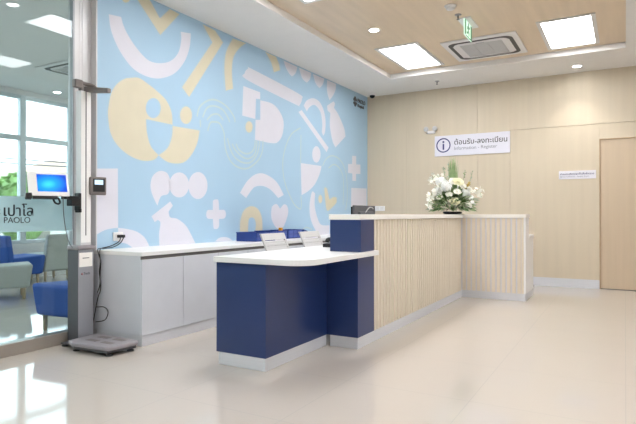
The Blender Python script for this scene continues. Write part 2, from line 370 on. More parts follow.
THIN=[
[(4.468,2.171),(4.513,2.287),(4.653,2.383),(4.798,2.41),(4.975,2.368),(5.107,2.272),(5.129,2.207)],
[(4.559,2.177),(4.629,2.292),(4.749,2.336),(4.898,2.321),(5.001,2.238),(5.027,2.192)],
[(4.629,2.158),(4.713,2.229),(4.823,2.251),(4.911,2.201)],
[(4.52,2.142),(4.525,2.064)],
[(4.642,2.036),(4.682,2.13),(4.749,2.155),(4.846,2.151),(4.916,2.073),(4.936,2.001)],
[(4.931,2.001),(4.959,1.856),(5.047,1.733),(5.198,1.669),(5.387,1.674),(5.585,1.779),(5.688,1.911),(5.706,2.056)],
[(4.988,1.998),(5.047,1.865),(5.137,1.779),(5.291,1.735),(5.452,1.758),(5.585,1.88),(5.636,2.048)],
[(5.076,1.943),(5.136,1.874),(5.259,1.809),(5.387,1.792),(5.518,1.854),(5.568,1.979),(5.568,2.039)],
[(5.152,1.952),(5.197,1.89),(5.322,1.85),(5.452,1.877),(5.524,1.954),(5.534,2.035)],
[(6.635,2.348),(6.406,2.238),(6.252,2.054),(6.177,1.859),(6.177,1.68),(6.227,1.532),(6.316,1.4),(6.459,1.247),(6.616,1.177),(6.657,1.228),(6.649,1.365)],
[(6.646,2.248),(6.638,1.842)],
[(7.286,1.849),(7.408,1.972),(7.608,2.038),(7.865,2.0),(8.058,1.854),(8.132,1.629),(8.132,1.342),(8.076,1.173)],
[(7.481,1.833),(7.659,1.902),(7.84,1.863),(7.973,1.748),(8.002,1.572),(7.984,1.255)],
[(6.649,0.859),(6.79,0.907),(6.964,0.873)],
]
SKY = 2.6
EXPO = 1.55
# ---------------------------------------------------------------- room shell
XB, YB, ZC, ZW = -4.074, 8.956, 3.23, 3.305     # mural wall, oak wall, ceiling, oak ceiling recess
XG = -4.139                                      # glass partition line
XR, YF = 3.4, -4.0                               # right wall, wall behind
XW = -9.0                                        # window wall of the waiting room
struct(MB().box(XW-.2, XR+.2, YF-.2, 12.2, -.12, 0).build('floor', M['floor'], loc=(0, 0, 0)))
# ceiling with the rectangular oak recess
cx0, cx1, cy0, cy1 = -3.2, 0.01, -3.2, 7.92
m = MB()
m.box(XG-.02, cx0, YF, YB+.1, ZC, ZC+.3); m.box(cx1, XR, YF, YB+.1, ZC, ZC+.3)
m.box(cx0, cx1, YF, cy0, ZC, ZC+.3); m.box(cx0, cx1, cy1, YB+.1, ZC, ZC+.3)
m.box(cx0-.01, cx1+.01, cy0-.01, cy1+.01, ZW, ZW+.1, 1)
struct(m.build('ceiling', [M['ceil'], M['woodceil']], loc=(0, 0, ZC)))
# mural wall
m = MB()
m.box(XB-.15, XB, 3.184, YB+.1, 0, ZC)
def mural(m):
    idx = {'L': 1, 'Y': 2, 'B': 0}
    for n, (c, sm, pts) in enumerate(SHAPES):
        P = [Vector((0, y, z)) for y, z in pts]
        if sm: P = catmull(P, 6, True)
        Q = [P[0]]
        for p in P[1:]:
            if (p-Q[-1]).length > 1e-4: Q.append(p)
        if (Q[0]-Q[-1]).length < 1e-4: Q.pop()
        x = XB+(.0012 if c == 'B' else .0006)
        tri = tessellate_polygon([[Vector((p.y, p.z, 0)) for p in Q]])
        fs = []
        for a, b, d in tri:
            A, B, D = (Vector((Q[i].y, Q[i].z)) for i in (a, b, d))
            fs.append((a, b, d) if (B-A).cross(D-A) > 0 else (d, b, a))
        m.add([(x, p.y, min(p.z, ZC-.001)) for p in Q], fs, idx[c])
    for pts in THIN:
        P = catmull([Vector((0, y, z)) for y, z in pts], 6)
        w = .011; vs = []; fs = []
        for k, p in enumerate(P):
            d = (P[min(k+1, len(P)-1)]-P[max(k-1, 0)])
            nrm = Vector((0, -d.z, d.y)); nrm = nrm.normalized() if nrm.length > 1e-7 else Vector((0, 1, 0))
            for s in (1, -1):
                q = p+nrm*w*s; vs.append((XB+.0009, q.y, q.z))
        fs = [(2*k, 2*k+1, 2*k+3, 2*k+2) for k in range(len(P)-1)]
        m.add(vs, fs, 3)
mural(m)
struct(m.build('wall_left', [M['blue'], M['lav'], M['yel'], M['thinline']], loc=(XB, 6, 0), recalc=False))
# white pier beside the glass, then the wall end trim
struct(MB().box(XG-.12, XG, 3.08, 3.19, 0, ZC).box(XG-.12, XG-.002, 3.05, 3.08, 0, ZC).build('wall_pier', M['frame'], bev=.003))
struct(MB().box(XB-.07, XB+.002, 3.172, 3.184, 0, ZC).build('trim_1', M['frame']))
# oak wall: boarded panels with fine joints, opening for the door
m = MB(); g = .0025
DX = -.33; DZ = 2.212
xs = [XB, -3.3, -2.1, -1.59, DX]
m.box(XB-.1, XR+.1, YB+.03, YB+.15, 0, ZC)
for a, b in zip(xs[:-1], xs[1:]):
    if b <= -1.59: m.box(a+g*.5, b-g*.5, YB, YB+.03, .0, ZC)
    else:
        m.box(a+g*.5, b-g*.2, YB, YB+.03, 0, 2.432); m.box(a+g*.5, b, YB, YB+.03, 2.438, ZC)
m.box(DX, 1.1, YB, YB+.03, DZ, 2.432); m.box(DX, 1.1, YB, YB+.03, 2.438, ZC)
m.box(1.1, XR, YB, YB+.03, 0, 2.432); m.box(1.1, XR, YB, YB+.03, 2.438, ZC)
wb = struct(m.build('wall_back', M['wood'], loc=(0, YB, 0)))
# sliding oak door set back in its opening
dr = thing('door_1', 'pale oak sliding door set back in the oak wall', 'door', (.385, YB, 0), kind='structure')
MB().box(DX+.001, DX+.012, YB-.004, YB+.029, 0, DZ).box(DX, 1.1, YB-.004, YB+.029, DZ-.012, DZ).build('door_frame', M['jamb'], dr)
MB().box(DX+.014, 1.1, YB+.012, YB+.028, .012, DZ-.014).build('door_leaf', M['door'], dr)
MB().box(DX+.014, 1.1, YB+.013, YB+.028, 0.001, .011).build('door_seal', M['cabdark'], dr)
struct(MB().box(-3.98, DX-.001, YB-.012, YB-.0005, 0, .13).build('baseboard_back', M['plinth']))
struct(MB().box(XR, XR+.15, YF, YB+.1, 0, ZC).build('wall_right', M['white']))
struct(MB().box(XW, XR+.15, YF-.15, YF, 0, ZC).build('wall_front', M['white']))

# glass partition towards the waiting room
w1 = thing('window_1', None, None, (XG, 0, 0), kind='structure')
MB().box(XG-.1, XG, YF, 3.05, 0, .098).build('window_sill', M['alu'], w1, bev=.004)
m = MB()
for y in (-2.2, -.5, 1.2):
    m.box(XG-.08, XG-.01, y-.03, y+.03, .098, ZC)
m.box(XG-.09, XG-.004, 3.008, 3.05, .098, ZC); m.box(XG-.05, XG-.006, 2.994, 3.008, .098, ZC, 1)
m.box(XG-.08, XG-.01, YF, 2.985, ZC-.05, ZC)
m.build('window_frame', [M['frame'], M['midgrey']], w1)
MB().box(XG-.018, XG-.010, YF, 2.997, .09, ZC-.04).build('glass_pane', M['glass'], w1)
fr = MB().box(XG-.0095, XG-.009, -.4, 2.99, .962, 1.242).build('frosted_band', M['frost'], w1)
text('lettering', 'เปาโล', .1, (XG-.0085, 2.400, 1.088), (0, 1, 0), (0, 0, 1), M['signdark'], fr, .0008, width=.235, bold=.002)
text('lettering', 'PAOLO', .06, (XG-.0085, 2.402, 1.033), (0, 1, 0), (0, 0, 1), M['signdark'], fr, .0008, width=.21)
m = MB()
for a in range(6):
    t = PI/3*a+PI/6
    m.box(-.0006, .0006, .012, .04, -.009, .009, 0, Matrix.Rotation(t, 3, 'X'))
m.xf(Matrix.Translation((XG-.0083, 2.335, 1.12))); m.build('emblem', M['signdark'], fr)
# waiting room shell
m = MB(); m.box(XW-.2, XG-.02, YF, 12.2, ZC, ZC+.3)
struct(m.build('ceiling', M['ceil'], loc=(-6.5, 0, ZC)))
struct(MB().box(XG-.11, XB-.151, 3.19, 12, 0, ZC).build('wall_divider', M['white']))
struct(MB().box(XW-.15, XG, 12, 12.15, 0, ZC).build('wall_far', M['white']))
# window wall
YM = [YF, -2.93, -1.99, -1.05, -.11, .83, 1.77, 2.71, 3.645, 4.585, 5.52, 6.455, 7.39, 8.33, 9.27, 10.2, 11.1, 12]
w2 = thing('window_2', None, None, (XW, 4, .6), kind='structure')
m = MB()
for i, y in enumerate(YM): m.box(XW-.06, XW+.04, y-.05, y+.05, .6, 3.14)
m.box(XW-.06, XW+.035, YF, 12, 2.37, 2.45); m.box(XW-.06, XW+.035, YF, 12, .6, .66); m.box(XW-.06, XW+.035, YF, 12, 3.08, 3.14)
m.build('window_frame', M['winframe'], w2, bev=.004)
MB().box(XW-.02, XW-.012, YF, 12, .62, 3.12).build('glass_pane', M['glass2'], w2)
struct(MB().box(XW-.1, XW+.03, YF, 12, 0, .6).box(XW-.1, XW+.03, YF, 12, 3.14, ZC).build('wall_window_side', M['white']))

# ---------------------------------------------------------------- ceiling fittings
def panel(x0, x1, y0, y1, z, label, m=None):
    t = thing('ceiling_light', label, 'ceiling light', ((x0+x1)/2, (y0+y1)/2, z), 'square ceiling light panels')
    b = MB(); e = .048
    b.box(x0, x1, y0, y0+e, z-.012, z); b.box(x0, x1, y1-e, y1, z-.012, z)
    b.box(x0, x0+e, y0+e, y1-e, z-.012, z); b.box(x1-e, x1, y0+e, y1-e, z-.012, z)
    b.build('frame', M['panelframe'], t)
    MB().box(x0+e, x1-e, y0+e, y1-e, z-.005, z-.0005).build('diffuser', m or M['lampwhite'], t)
    return t
panel(-2.90, -2.30, 6.60, 7.78, ZW, 'bright flush light panel in the oak ceiling left of the air conditioner')
panel(-.89, -.28, 6.60, 7.78, ZW, 'bright flush light panel in the oak ceiling right of the air conditioner')
for k, (x, y) in enumerate(((-2.6, 4.22), (-.58, 4.22), (-2.6, .4), (-.58, .4))):  # the pair behind is added, out of view, to light the room
    panel(x-.3, x+.3, y-.59, y+.59, ZW, 'light panel in the oak ceiling overhead, %s' % ('nearer left', 'nearer right', 'added out of view behind left', 'added out of view behind right')[k])
for x, y, w in ((-5.4, 1.2, 'before the glass, left of the frame'), (-7.6, 1.2, 'by the windows, left of the frame'), (-5.4, 8.2, 'behind the mural wall'), (-7.6, 8.6, 'by the windows, behind the mural wall'), (-6.5, -2., 'at its near end')):  # panels added out of view to brighten the waiting room
    panel(x-.3, x+.3, y-.6, y+.6, ZC, 'added unseen light panel in the waiting room ceiling, '+w)
panel(1.4, 2.0, 2.5, 3.7, ZC, 'added light panel in the plain ceiling at the right'); panel(1.4, 2.0, -1., .2, ZC, 'light panel in the plain ceiling at the right, added behind the camera')  # unseen panels added for more light from the right
def troffer(x0, x1, y0, y1, label):  # unseen glowing fittings, set outside the view
    t = thing('recessed_ceiling_light', label, 'ceiling light', ((x0+x1)/2, (y0+y1)/2, ZC), 'unseen waiting room recessed lights')
    b = MB(); b.box(x0, x1, y0, y1, ZC-.014, ZC-.001); b.build('housing', M['white'], t, bev=.004)
    w = x1-x0
    MB().box(x0+.02, x0+w*.4, y0+.03, y1-.03, ZC-.018, ZC-.0145).build('lamp_strip', M['lampwhite2'], t)
troffer(-7.85, -7.35, -.6, .6, 'unseen recessed light by the waiting room windows, behind'); troffer(-5.8, -5.3, -.6, .6, 'unseen recessed light in the waiting room ceiling, nearer the glass')
def downlight(x, y, z, label, power=25):
    t = thing('downlight', label, 'downlight', (x, y, z), 'round downlights')
    MB().lathe([(.055, -.001), (.055, -.006), (.075, -.006), (.078, 0)], (x, y, z), 28).build('trim_ring', M['white'], t)
    MB().lathe([(0, -.004), (.055, -.004), (.055, -.001), (0, -.001)], (x, y, z), 28).build('lens', M['downlens'], t)
    if power:
        l = bpy.data.lights.new('downlight_lamp', 'SPOT'); l.energy = power; l.spot_size = math.radians(95); l.spot_blend = .6
        l.shadow_soft_size = .05; l.color = (1, .96, .9)
        o = bpy.data.objects.new('lamp', l); COL.objects.link(o); o.parent = t; o.location = (0, 0, -.03)
    return t
downlight(-2.604, 5.92, ZW, 'round downlight in the oak ceiling, nearer than the left light panel', 10)
downlight(-.6, 8.56, ZC, 'round downlight in the white ceiling border washing the oak wall', 9)
downlight(-2.72, 3.32, ZW, 'round downlight in the oak ceiling overhead, before the nearer left panel', 10)
downlight(-8.6, 5.9, ZC, 'round downlight in the waiting room ceiling close to the windows', 8)
# exit sign
t = thing('exit_sign', 'green running man exit sign hanging from the oak ceiling', 'exit sign', (-1.56, 6.2, ZW))
MB().box(-1.64, -1.49, 6.03, 6.42, ZW-.014, ZW-.0005).build('ceiling_plate', M['white'], t, bev=.003)
MB().box(-1.565, -1.552, 6.03, 6.35, 3.112, ZW-.0145).build('sign_panel', M['exitwhite'], t)
sp = [o for o in COL.objects if o.name.startswith('sign_panel')][-1]
m = MB(); xx = -1.5518
PS = len(m.v)
m.box(xx, xx+.002, 5.785, 5.835, 3.10, 3.265); m.box(xx, xx+.002, 6.04, 6.095, 3.09, 3.255); m.box(xx, xx+.002, 5.835, 6.04, 3.088, 3.098)
m.lathe([(.016, 0), (.016, .002)], (xx, 5.945, 3.243), 12, axis='X')
def limb(pts, w=.009):
    for (a, b), (c, d) in zip(pts[:-1], pts[1:]):
        v = Vector((c-a, d-b)); n = Vector((-v.y, v.x)).normalized()*w
        q = [(a+n.x, b+n.y), (a-n.x, b-n.y), (c-n.x, d-n.y), (c+n.x, d+n.y)]
        m.add([(xx, y, z) for y, z in q]+[(xx+.002, y, z) for y, z in q], [(0, 1, 2, 3), (4, 5, 6, 7), (0, 1, 5, 4), (1, 2, 6, 5), (2, 3, 7, 6), (3, 0, 4, 7)])
limb([(5.94, 3.225), (5.93, 3.17)], .014); limb([(5.94, 3.22), (5.975, 3.2), (5.995, 3.215)]); limb([(5.94, 3.22), (5.905, 3.205), (5.895, 3.18)])
limb([(5.93, 3.17), (5.965, 3.145), (5.96, 3.11)]); limb([(5.93, 3.17), (5.905, 3.135), (5.87, 3.135)])
m.xf(Matrix.Translation((0, .25, .025))); m.build('pictogram', M['exitgreen'], sp)
# smoke detector, sprinklers, camera dome
def smoke(x, y, z, label):
    t = thing('smoke_detector', label, 'smoke detector', (x, y, z))
    MB().lathe([(.062, 0), (.062, -.012), (.05, -.02)], (x, y, z), 24).build('base', M['white'], t)
    MB().lathe([(.047, -.02), (.045, -.038), (.03, -.046), (0, -.047)], (x, y, z), 24).build('sensor_head', M['white'], t)
smoke(-1.60, 5.63, ZW, 'white round smoke detector on the oak ceiling')
def sprinkler(x, y, z, label):
    t = thing('sprinkler_head', label, 'sprinkler', (x, y, z), 'ceiling sprinklers')
    MB().lathe([(.038, 0), (.036, -.006), (.012, -.01)], (x, y, z), 20).build('escutcheon', M['midgrey'], t)
    b = MB().lathe([(.008, -.01), (.007, -.035), (.003, -.05)], (x, y, z), 10)
    b.lathe([(.017, -.05), (.017, -.053)], (x, y, z), 12); b.build('sprinkler_body', M['darkgrey'], t)
sprinkler(-1.60, 5.93, ZW, 'small dark sprinkler head on the oak ceiling beside the exit sign')
sprinkler(-2.61, 8.42, ZC, 'small sprinkler head in the white ceiling border near the oak wall')
t = thing('security_camera', 'black dome security camera on the ceiling in the far corner', 'security camera', (-3.87, 8.72, ZC))
MB().lathe([(.062, 0), (.062, -.03), (.05, -.036)], (-3.87, 8.72, ZC), 24).build('housing', M['white'], t)
MB().lathe([(.048, -.036), (.043, -.06), (.025, -.078), (0, -.083)], (-3.87, 8.72, ZC), 24).build('dome', M['glossblack'], t)
# ceiling cassette air conditioners
def cassette(cx, cy, z, s, label, dark=False):
    t = thing('air_conditioner', label, 'air conditioner', (cx, cy, z), 'ceiling cassette air conditioners')
    h = s/2
    b = MB().box(cx-h, cx+h, cy-h, cy+h, z-.022, z); b.build('cover', M['white'], t, bev=.008)
    r = h*.86; b = MB(); pts = []
    for qx, qy, a0 in ((1, 1, 0), (-1, 1, 90), (-1, -1, 180), (1, -1, 270)):
        for k in range(7):
            a = math.radians(a0+15*k); pts.append((cx+qx*(r-.11)+.11*math.cos(a), cy+qy*(r-.11)+.11*math.sin(a)))
    n = len(pts); vs = []; fs = []
    for x, y in pts:
        d = Vector((x-cx, y-cy)); k = .075/d.length
        vs += [(x, y, z-.0235), (x-d.x*k, y-d.y*k, z-.0235)]
    for i in range(n):
        j = (i+1) % n; fs.append((2*i, 2*j, 2*j+1, 2*i+1))
    b.add(vs, fs); b.build('air_slot', M['black'], t, recalc=False)
    for k in range(4):
        R4 = Matrix.Translation((cx, cy, z)) @ Matrix.Rotation(PI/2*k, 4, 'Z')
        b = MB().hexa([(-r+.13, r-.075, -.036), (r-.13, r-.075, -.036), (r-.13, r-.050, -.028), (-r+.13, r-.050, -.028)],
                      [(-r+.13, r-.075, -.032), (r-.13, r-.075, -.032), (r-.13, r-.050, -.024), (-r+.13, r-.050, -.024)]).xf(R4)
        b.build('louvre', M['white'], t)
    q = h*.56; b = MB().box(cx-q, cx+q, cy-q, cy+q, z-.028, z-.0225)
    for k in range(24):
        y = cy-q+.012+k*(2*q-.024)/23
        for a in (-1, 0, 1):
            b.box(cx+a*q*.66-q*.31, cx+a*q*.66+q*.31, y-.004, y+.004, z-.0315, z-.028)
    b.build('intake_grille', M['ltplastic'], t)
    MB().box(cx-.05, cx+.05, cy-h*.6-.01, cy-h*.6+.01, z-.026, z-.0222).build('badge', M['midgrey'], t)
cassette(-1.60, 7.24, ZW, .93, 'square white cassette air conditioner in the oak ceiling between two light panels')
cassette(-6.95, 5.17, ZC, .9, 'square cassette air conditioner in the waiting room ceiling')

# ---------------------------------------------------------------- reception counter (tall) with return
XC, YE, YR = -1.89, 3.973, 7.20
t = thing('reception_counter', 'tall reception counter faced with pale oak battens and a navy end', 'counter', (-1.95, 5.5, 0))
m = MB()
m.box(-2.149, -1.866, YE, 4.24, .792, 1.055).box(-2.149, XC-.002, 4.24, 4.3, .792, 1.055).box(-2.185, XC-.002, YE, 4.3, .092, .7505); m.build('navy_end', M['navy'], t, bev=.002)
m = MB(); m.box(-2.149, XC-.014, 4.3, YR, .092, 1.055); m.box(-2.149, -1.115, YR+.010, YR+.26, .092, 1.055)
m.build('counter_carcass', M['slatback'], t)
m = MB(); y = 4.301
while y+.046 < YR-.002:
    m.box(XC-.014, XC, y, y+.044, .094, 1.054); y += .070
m.build('batten_panel', M['slat'], t, bev=.0015, seg=1)
m = MB(); x = XC+.002
while x+.042 < -1.143:
    m.box(x, x+.042, YR, YR+.010, .094, 1.048); x += .0632
m.box(-1.143, -1.117, YR, YR+.010, .094, 1.055)
m.build('batten_panel', M['slat'], t, bev=.0015, seg=1)
m = MB(); m.box(-1.115, -1.091, YR-.002, YR+.262, .094, 1.055); m.box(-1.115, -1.091, YR+.262, 7.84, .094, .785)
m.build('end_panel', M['whitetop'], t)
m = MB(); m.prism([(-2.16, YE-.004), (-1.872, YE-.004), (-1.872, YR-.014), (-1.082, YR-.014), (-1.082, YR+.27), (-2.16, YR+.27)], 1.056, 1.10)
m.build('countertop', M['top'], t, bev=.003)
m = MB(); m.box(-2.10, -1.083, YR+.272, 7.85, .786, .826); m.build('rear_worktop', M['whitetop'], t, bev=.002)
m = MB(); m.box(-2.149, XC-.004, YE+.002, YR+.01, .001, .0915); m.box(-1.9, -1.1, YR+.008, YR+.255, .001, .0915); m.box(-1.5, -1.1, YR+.255, 7.83, .001, .0915)
m.build('plinth', M['plinth'], t)

# ---------------------------------------------------------------- low navy desk, running on behind the counter
t = thing('reception_desk', 'low navy reception desk with a white top and rounded front corner', 'desk', (-2.4, 3.6, 0))
P = [(-2.628, 3.058), (-1.995, 3.058)]
for k in range(1, 10):
    a = -PI/2+PI/2*k/9; P.append((-1.995+.155*math.cos(a), 3.213+.155*math.sin(a)))
P += [(-1.84, 4.285), (-1.885, 4.285), (-1.885, 3.968), (-2.153, 3.968), (-2.153, 7.0), (-2.628, 7.0)]
MB().prism(P, .751, .791).build('desktop', M['whitetop'], t, bev=.003)
MB().box(-2.62, -2.178, 3.083, 3.97, .092, .7505).build('front_pedestal', M['navy'], t, bev=.002)
MB().box(-2.60, -2.184, 3.088, 3.97, .001, .0915).build('plinth', M['plinth'], t)
MB().box(-2.55, -2.2, 4.62, 4.65, .001, .75).build('support_panel', M['whitetop'], t); MB().box(-2.62, -2.2, 6.95, 6.98, .001, .75).build('support_panel', M['whitetop'], t)

# ---------------------------------------------------------------- low storage cabinets under the mural
XF = -3.475
wt = MB().box(XB+.003, XF+.004, 3.147, 8.93, .752, .786).build('worktop', M['whitetop'], bev=.003)
tag(wt, 'long white worktop over the grey cabinets below the mural', 'worktop')
lab = ['light grey two-door base cabinet nearest the measuring station', 'second light grey base cabinet from the measuring station',
       'third light grey base cabinet from the measuring station', 'fourth light grey base cabinet, behind the office chairs',
       'fifth light grey base cabinet, behind the counter', 'last light grey base cabinet, against the oak wall']
for i in range(6):
    y0 = 3.155+i*.962; y1 = y0+.960
    t = thing('base_cabinet', lab[i], 'cabinet', ((XB+XF)/2, (y0+y1)/2, 0), 'light grey base cabinets')
    MB().box(XB+.004, XF-.02, y0, y1, .09, .7515).build('carcass', M['cab'], t)
    for a, b in ((y0, y0+.478), (y0+.480, y1)):
        MB().box(XF-.0195, XF, a+.001, b-.001, .094, .722).build('door', M['cab'], t, bev=.001, seg=1)
    MB().box(XF-.0195, XF-.012, y0+.001, y1, .7225, .7515).build('finger_groove', M['cabdark'], t)
    MB().box(XB+.02, XF-.01, y0+(.01 if i == 0 else 0), y1, .001, .0895).build('plinth', M['plinth'], t)

# ---------------------------------------------------------------- body measuring station
t = thing('measuring_station', 'grey body measuring station with floor scale, mast and height arm', 'measuring station', (-4.05, 3.01, 0))
MB().box(-4.124, -3.992, 2.932, 3.086, .03, .800).box(-3.9925, -3.990, 2.936, 3.083, .035, .799, 1).build('column', [M['darkgrey'], M['midgrey']], t, bev=.002)
MB().box(-4.13, -3.975, 2.922, 3.096, .8, .838).build('collar', M['mauve'], t, bev=.012, seg=3)
m = MB().box(-4.06, -3.998, 2.963, 3.062, .838, 2.15); m.box(-3.9985, -3.9975, 2.966, 3.060, .86, 2.15, 2); m.box(-3.9978, -3.9968, 3.008, 3.018, .92, 2.15, 1)
m.build('mast', [M['frame'], M['darkgrey'], M['whitetop']], t, bev=.001)
MB().box(-4.05, -3.995, 2.912, 2.985, 2.17, 2.24).box(-4.04, -3.997, 2.965, 2.998, 2.15, 2.20).build('mast_head', M['brown'], t, bev=.008)
MB().tube([(-4.02, 2.96, 2.222), (-4.01, 3.03, 2.215), (-3.985, 3.075, 2.205), (-3.96, 3.078, 2.18)], .017, 10, smooth=4).build('carriage_rod', M['brown'], t)
m = MB().hexa([(-4.04, 3.01, 2.152), (-3.75, 3.03, 2.116), (-3.75, 3.07, 2.116), (-4.04, 3.09, 2.152)],
              [(-4.04, 3.01, 2.198), (-3.75, 3.03, 2.156), (-3.75, 3.07, 2.156), (-4.04, 3.09, 2.198)])
m.build('height_arm', M['brown'], t, bev=.008, seg=3)
lb = MB().box(-3.9899, -3.9885, 2.944, 3.072, .655, .775).build('label_plate', M['top'], t)
MB().box(-3.9885, -3.988, 2.975, 3.04, .726, .732).build('printed_line', M['signdark'], lb)
MB().lathe([(.009, 0), (.009, .001)], (-3.9895, 2.972, .596), 14, axis='X').lathe([(.005, .001), (.005, .002)], (-3.9895, 2.972, .596), 12, axis='X', mi=1).build('emblem', [M['red'], M['midgrey']], t)
text('lettering', 'Tech', .03, (-3.989, 2.986, .588), (0, 1, 0), (0, 0, 1), M['signdark'], t, .0004, width=.06)
sc = MB().prism([(-3.93, 2.80), (-3.84, 2.765), (-3.48, 2.79), (-3.445, 2.815), (-3.41, 3.05), (-3.44, 3.085), (-3.955, 3.09)], .047, .078)
sc = sc.build('scale_platform', M['mauve'], t, bev=.008, seg=3)
MB().prism([(-3.92, 2.82), (-3.84, 2.785), (-3.48, 2.81), (-3.435, 3.06), (-3.94, 3.07)], .022, .047).build('scale_base', M['darkgrey'], sc)
for a in (-3.82, -3.64):
    for y in (2.875, 2.99): MB().box(a, a+.12, y, y+.05, .0782, .0795).build('electrode', M['brown'], sc)
for x, y in ((-3.49, 2.84), (-3.47, 3.03), (-4.07, 2.872), (-4.08, 3.07), (-3.85, 2.82)):
    MB().lathe([(.028, 0.001), (.03, .008), (.018, .014), (.01, .030)], (x, y, 0), 16).build('foot', M['black'], t)
# feet bar
MB().box(-4.1, -3.95, 2.85, 3.1, .016, .03).build('foot_plate', M['darkgrey'], t, bev=.003)
# display terminal
RT = Matrix.Translation((-3.955, 3.105, 1.345)) @ Matrix.Rotation(math.radians(-18), 4, 'Z')
d = MB().box(-.025, .0, -.070, .070, -.078, .078).xf(RT).build('display_terminal', M['brown'], t, bev=.008, seg=3)
MB().box(-.0005, .0015, -.045, .055, -.05, .062).xf(RT).build('display_face', M['black'], d)
MB().box(.0014, .003, -.032, .040, .012, .052).xf(RT).build('display_screen', M['lcd'], d)
m = MB()
for r in range(2):
    for k in range(3): m.box(.0014, .003, -.030+k*.028, -.018+k*.028, -.008-r*.026, .0-r*.026)
m.build('button', M['ltplastic'], d)
MB().box(-.06, -.024, -.03, .0, -.03, .03).xf(RT).build('terminal_bracket', M['darkgrey'], d)

# ---------------------------------------------------------------- tablet on its arm
t = thing('tablet', 'white framed tablet with a blue screen on a black swing arm', 'tablet', (-3.98, 2.66, 1.25))
A = math.radians(-22)
RT = Matrix.Translation((-4.0, 2.672, 1.342)) @ Matrix.Rotation(A, 4, 'Z') @ Matrix.Rotation(math.radians(-22), 4, 'Y')
b = MB().box(-.010, 0, -.148, .150, -.103, .103).xf(RT).build('bezel', M['whitetop'], t, bev=.004)
MB().box(-.024, -.010, -.150, .142, -.095, .10).xf(RT).build('back_case', M['black'], t, bev=.003)
MB().box(.0002, .0014, -.083, .134, -.066, .084).xf(RT).build('screen', M['screen'], b)
m = MB().box(-.03, .004, -.12, .06, -.122, -.104); m.xf(RT)
m.build('tablet_holder', M['black'], t, bev=.004)
MB().box(-.035, .01, -.172, -.125, -.125, -.08).xf(RT).build('clamp', M['black'], t, bev=.006)
MB().tube([(-3.99, 2.70, 1.235), (-3.98, 2.715, 1.195), (-3.975, 2.74, 1.185), (-3.975, 2.755, 1.20), (-3.985, 2.745, 1.235)], .008, 8, smooth=5).build('handle_ring', M['black'], t)
MB().box(-4.03, -3.97, 2.80, 2.93, 1.225, 1.252).box(-4.04, -3.972, 2.86, 2.945, 1.17, 1.24).build('swing_arm', M['black'], t, bev=.004)
MB().box(-4.045, -3.985, 2.935, 2.9625, 1.13, 1.28).box(-4.045, -3.98, 2.94, 2.962, 1.115, 1.15).build('mast_clamp', M['black'], t, bev=.006)
MB().tube([(-3.965, 2.775, 1.24), (-3.97, 2.785, 1.1), (-3.98, 2.815, .95), (-4.0, 2.86, .86), (-4.04, 2.918, .82)], .0035, 6, smooth=6).build('cable', M['darkgrey'], t)

# wall socket and cords
t = thing('wall_socket', 'white wall socket with black plugs above the worktop end', 'socket', (XB, 3.405, .86))
MB().box(XB+.001, XB+.012, 3.352, 3.462, .856, .936).build('face_plate', M['whitetop'], t, bev=.003)
MB().box(XB+.012, XB+.05, 3.39, 3.42, .885, .912).box(XB+.012, XB+.05, 3.425, 3.455, .885, .912).build('plug', M['black'], t, bev=.004)
m = MB(); m.tube([(XB+.045, 3.405, .89), (XB+.05, 3.38, .85), (XB+.04, 3.30, .815), (XB+.04, 3.20, .80), (XB+.08, 3.13, .79), (XB+.12, 3.125, .70), (XB+.10, 3.13, .60), (XB+.12, 3.122, .5), (XB+.09, 3.12, .42)], .0045, 6, smooth=6)
m.tube([(XB+.045, 3.44, .89), (XB+.05, 3.40, .84), (XB+.05, 3.32, .805), (XB+.05, 3.22, .797), (XB+.10, 3.137, .79), (XB+.13, 3.12, .66), (XB+.11, 3.13, .55), (XB+.13, 3.12, .45), (XB+.09, 3.12, .36), (XB+.05, 3.1, .12)], .0045, 6, smooth=6)
tag(m.build('power_cord', M['black']), 'pair of black power cords looping from the wall socket down behind the station', 'cord')
m = MB(); m.tube([(-3.97, 3.10, .30), (-3.9, 3.125, .30), (-3.86, 3.13, .26), (-3.9, 3.13, .19), (-3.98, 3.10, .17)], .004, 6, smooth=6)
tag(m.build('signal_cord', M['black']), 'thin black cord loop low beside the grey column', 'cord')

# ---------------------------------------------------------------- signs
t = thing('reception_sign', 'white reception sign with a navy information circle on the oak wall', 'sign', (-2.2, YB, 2.08))
sb = MB().box(-2.812, -1.588, YB-.022, YB-.001, 2.082, 2.424).build('sign_board', M['signwhite'], t, bev=.002)
yy = YB-.0222; cx, cz = -2.66, 2.262
n = 40; vs = []; fs = []
for i in range(n):
    a = 2*PI*i/n
    for r in (.122, .103): vs += [(cx+r*math.cos(a), yy, cz+r*math.sin(a)), (cx+r*math.cos(a), yy-.003, cz+r*math.sin(a))]
for i in range(n):
    j = (i+1) % n; a = 4*i; b = 4*j
    fs += [(a, b, b+1, a+1), (a+2, b+2, b+3, a+3), (a+1, b+1, b+3, a+3), (a, b, b+2, a+2)]
m = MB().add(vs, fs); m.box(cx-.013, cx+.013, yy-.003, yy, cz-.075, cz+.025); m.lathe([(.017, -.003), (.017, 0)], (cx, yy, cz+.057), 16, axis='Y')
m.build('information_symbol', M['signnavy'], sb)
text('lettering', 'ต้อนรับ-ลงทะเบียน', .14, (-2.475, yy, 2.262), (1, 0, 0), (0, 0, 1), M['signdark'], sb, .001, width=.845, bold=.0022)
text('lettering', 'Information - Register', .08, (-2.475, yy, 2.175), (1, 0, 0), (0, 0, 1), M['signgrey'], sb, .001, width=.69)
t = thing('room_sign', 'small white sign with two printed lines beside the oak door', 'sign', (-.625, YB, 1.63))
sb = MB().box(-.877, -.374, YB-.012, YB-.001, 1.632, 1.756).build('sign_board', M['signwhite'], t, bev=.002)
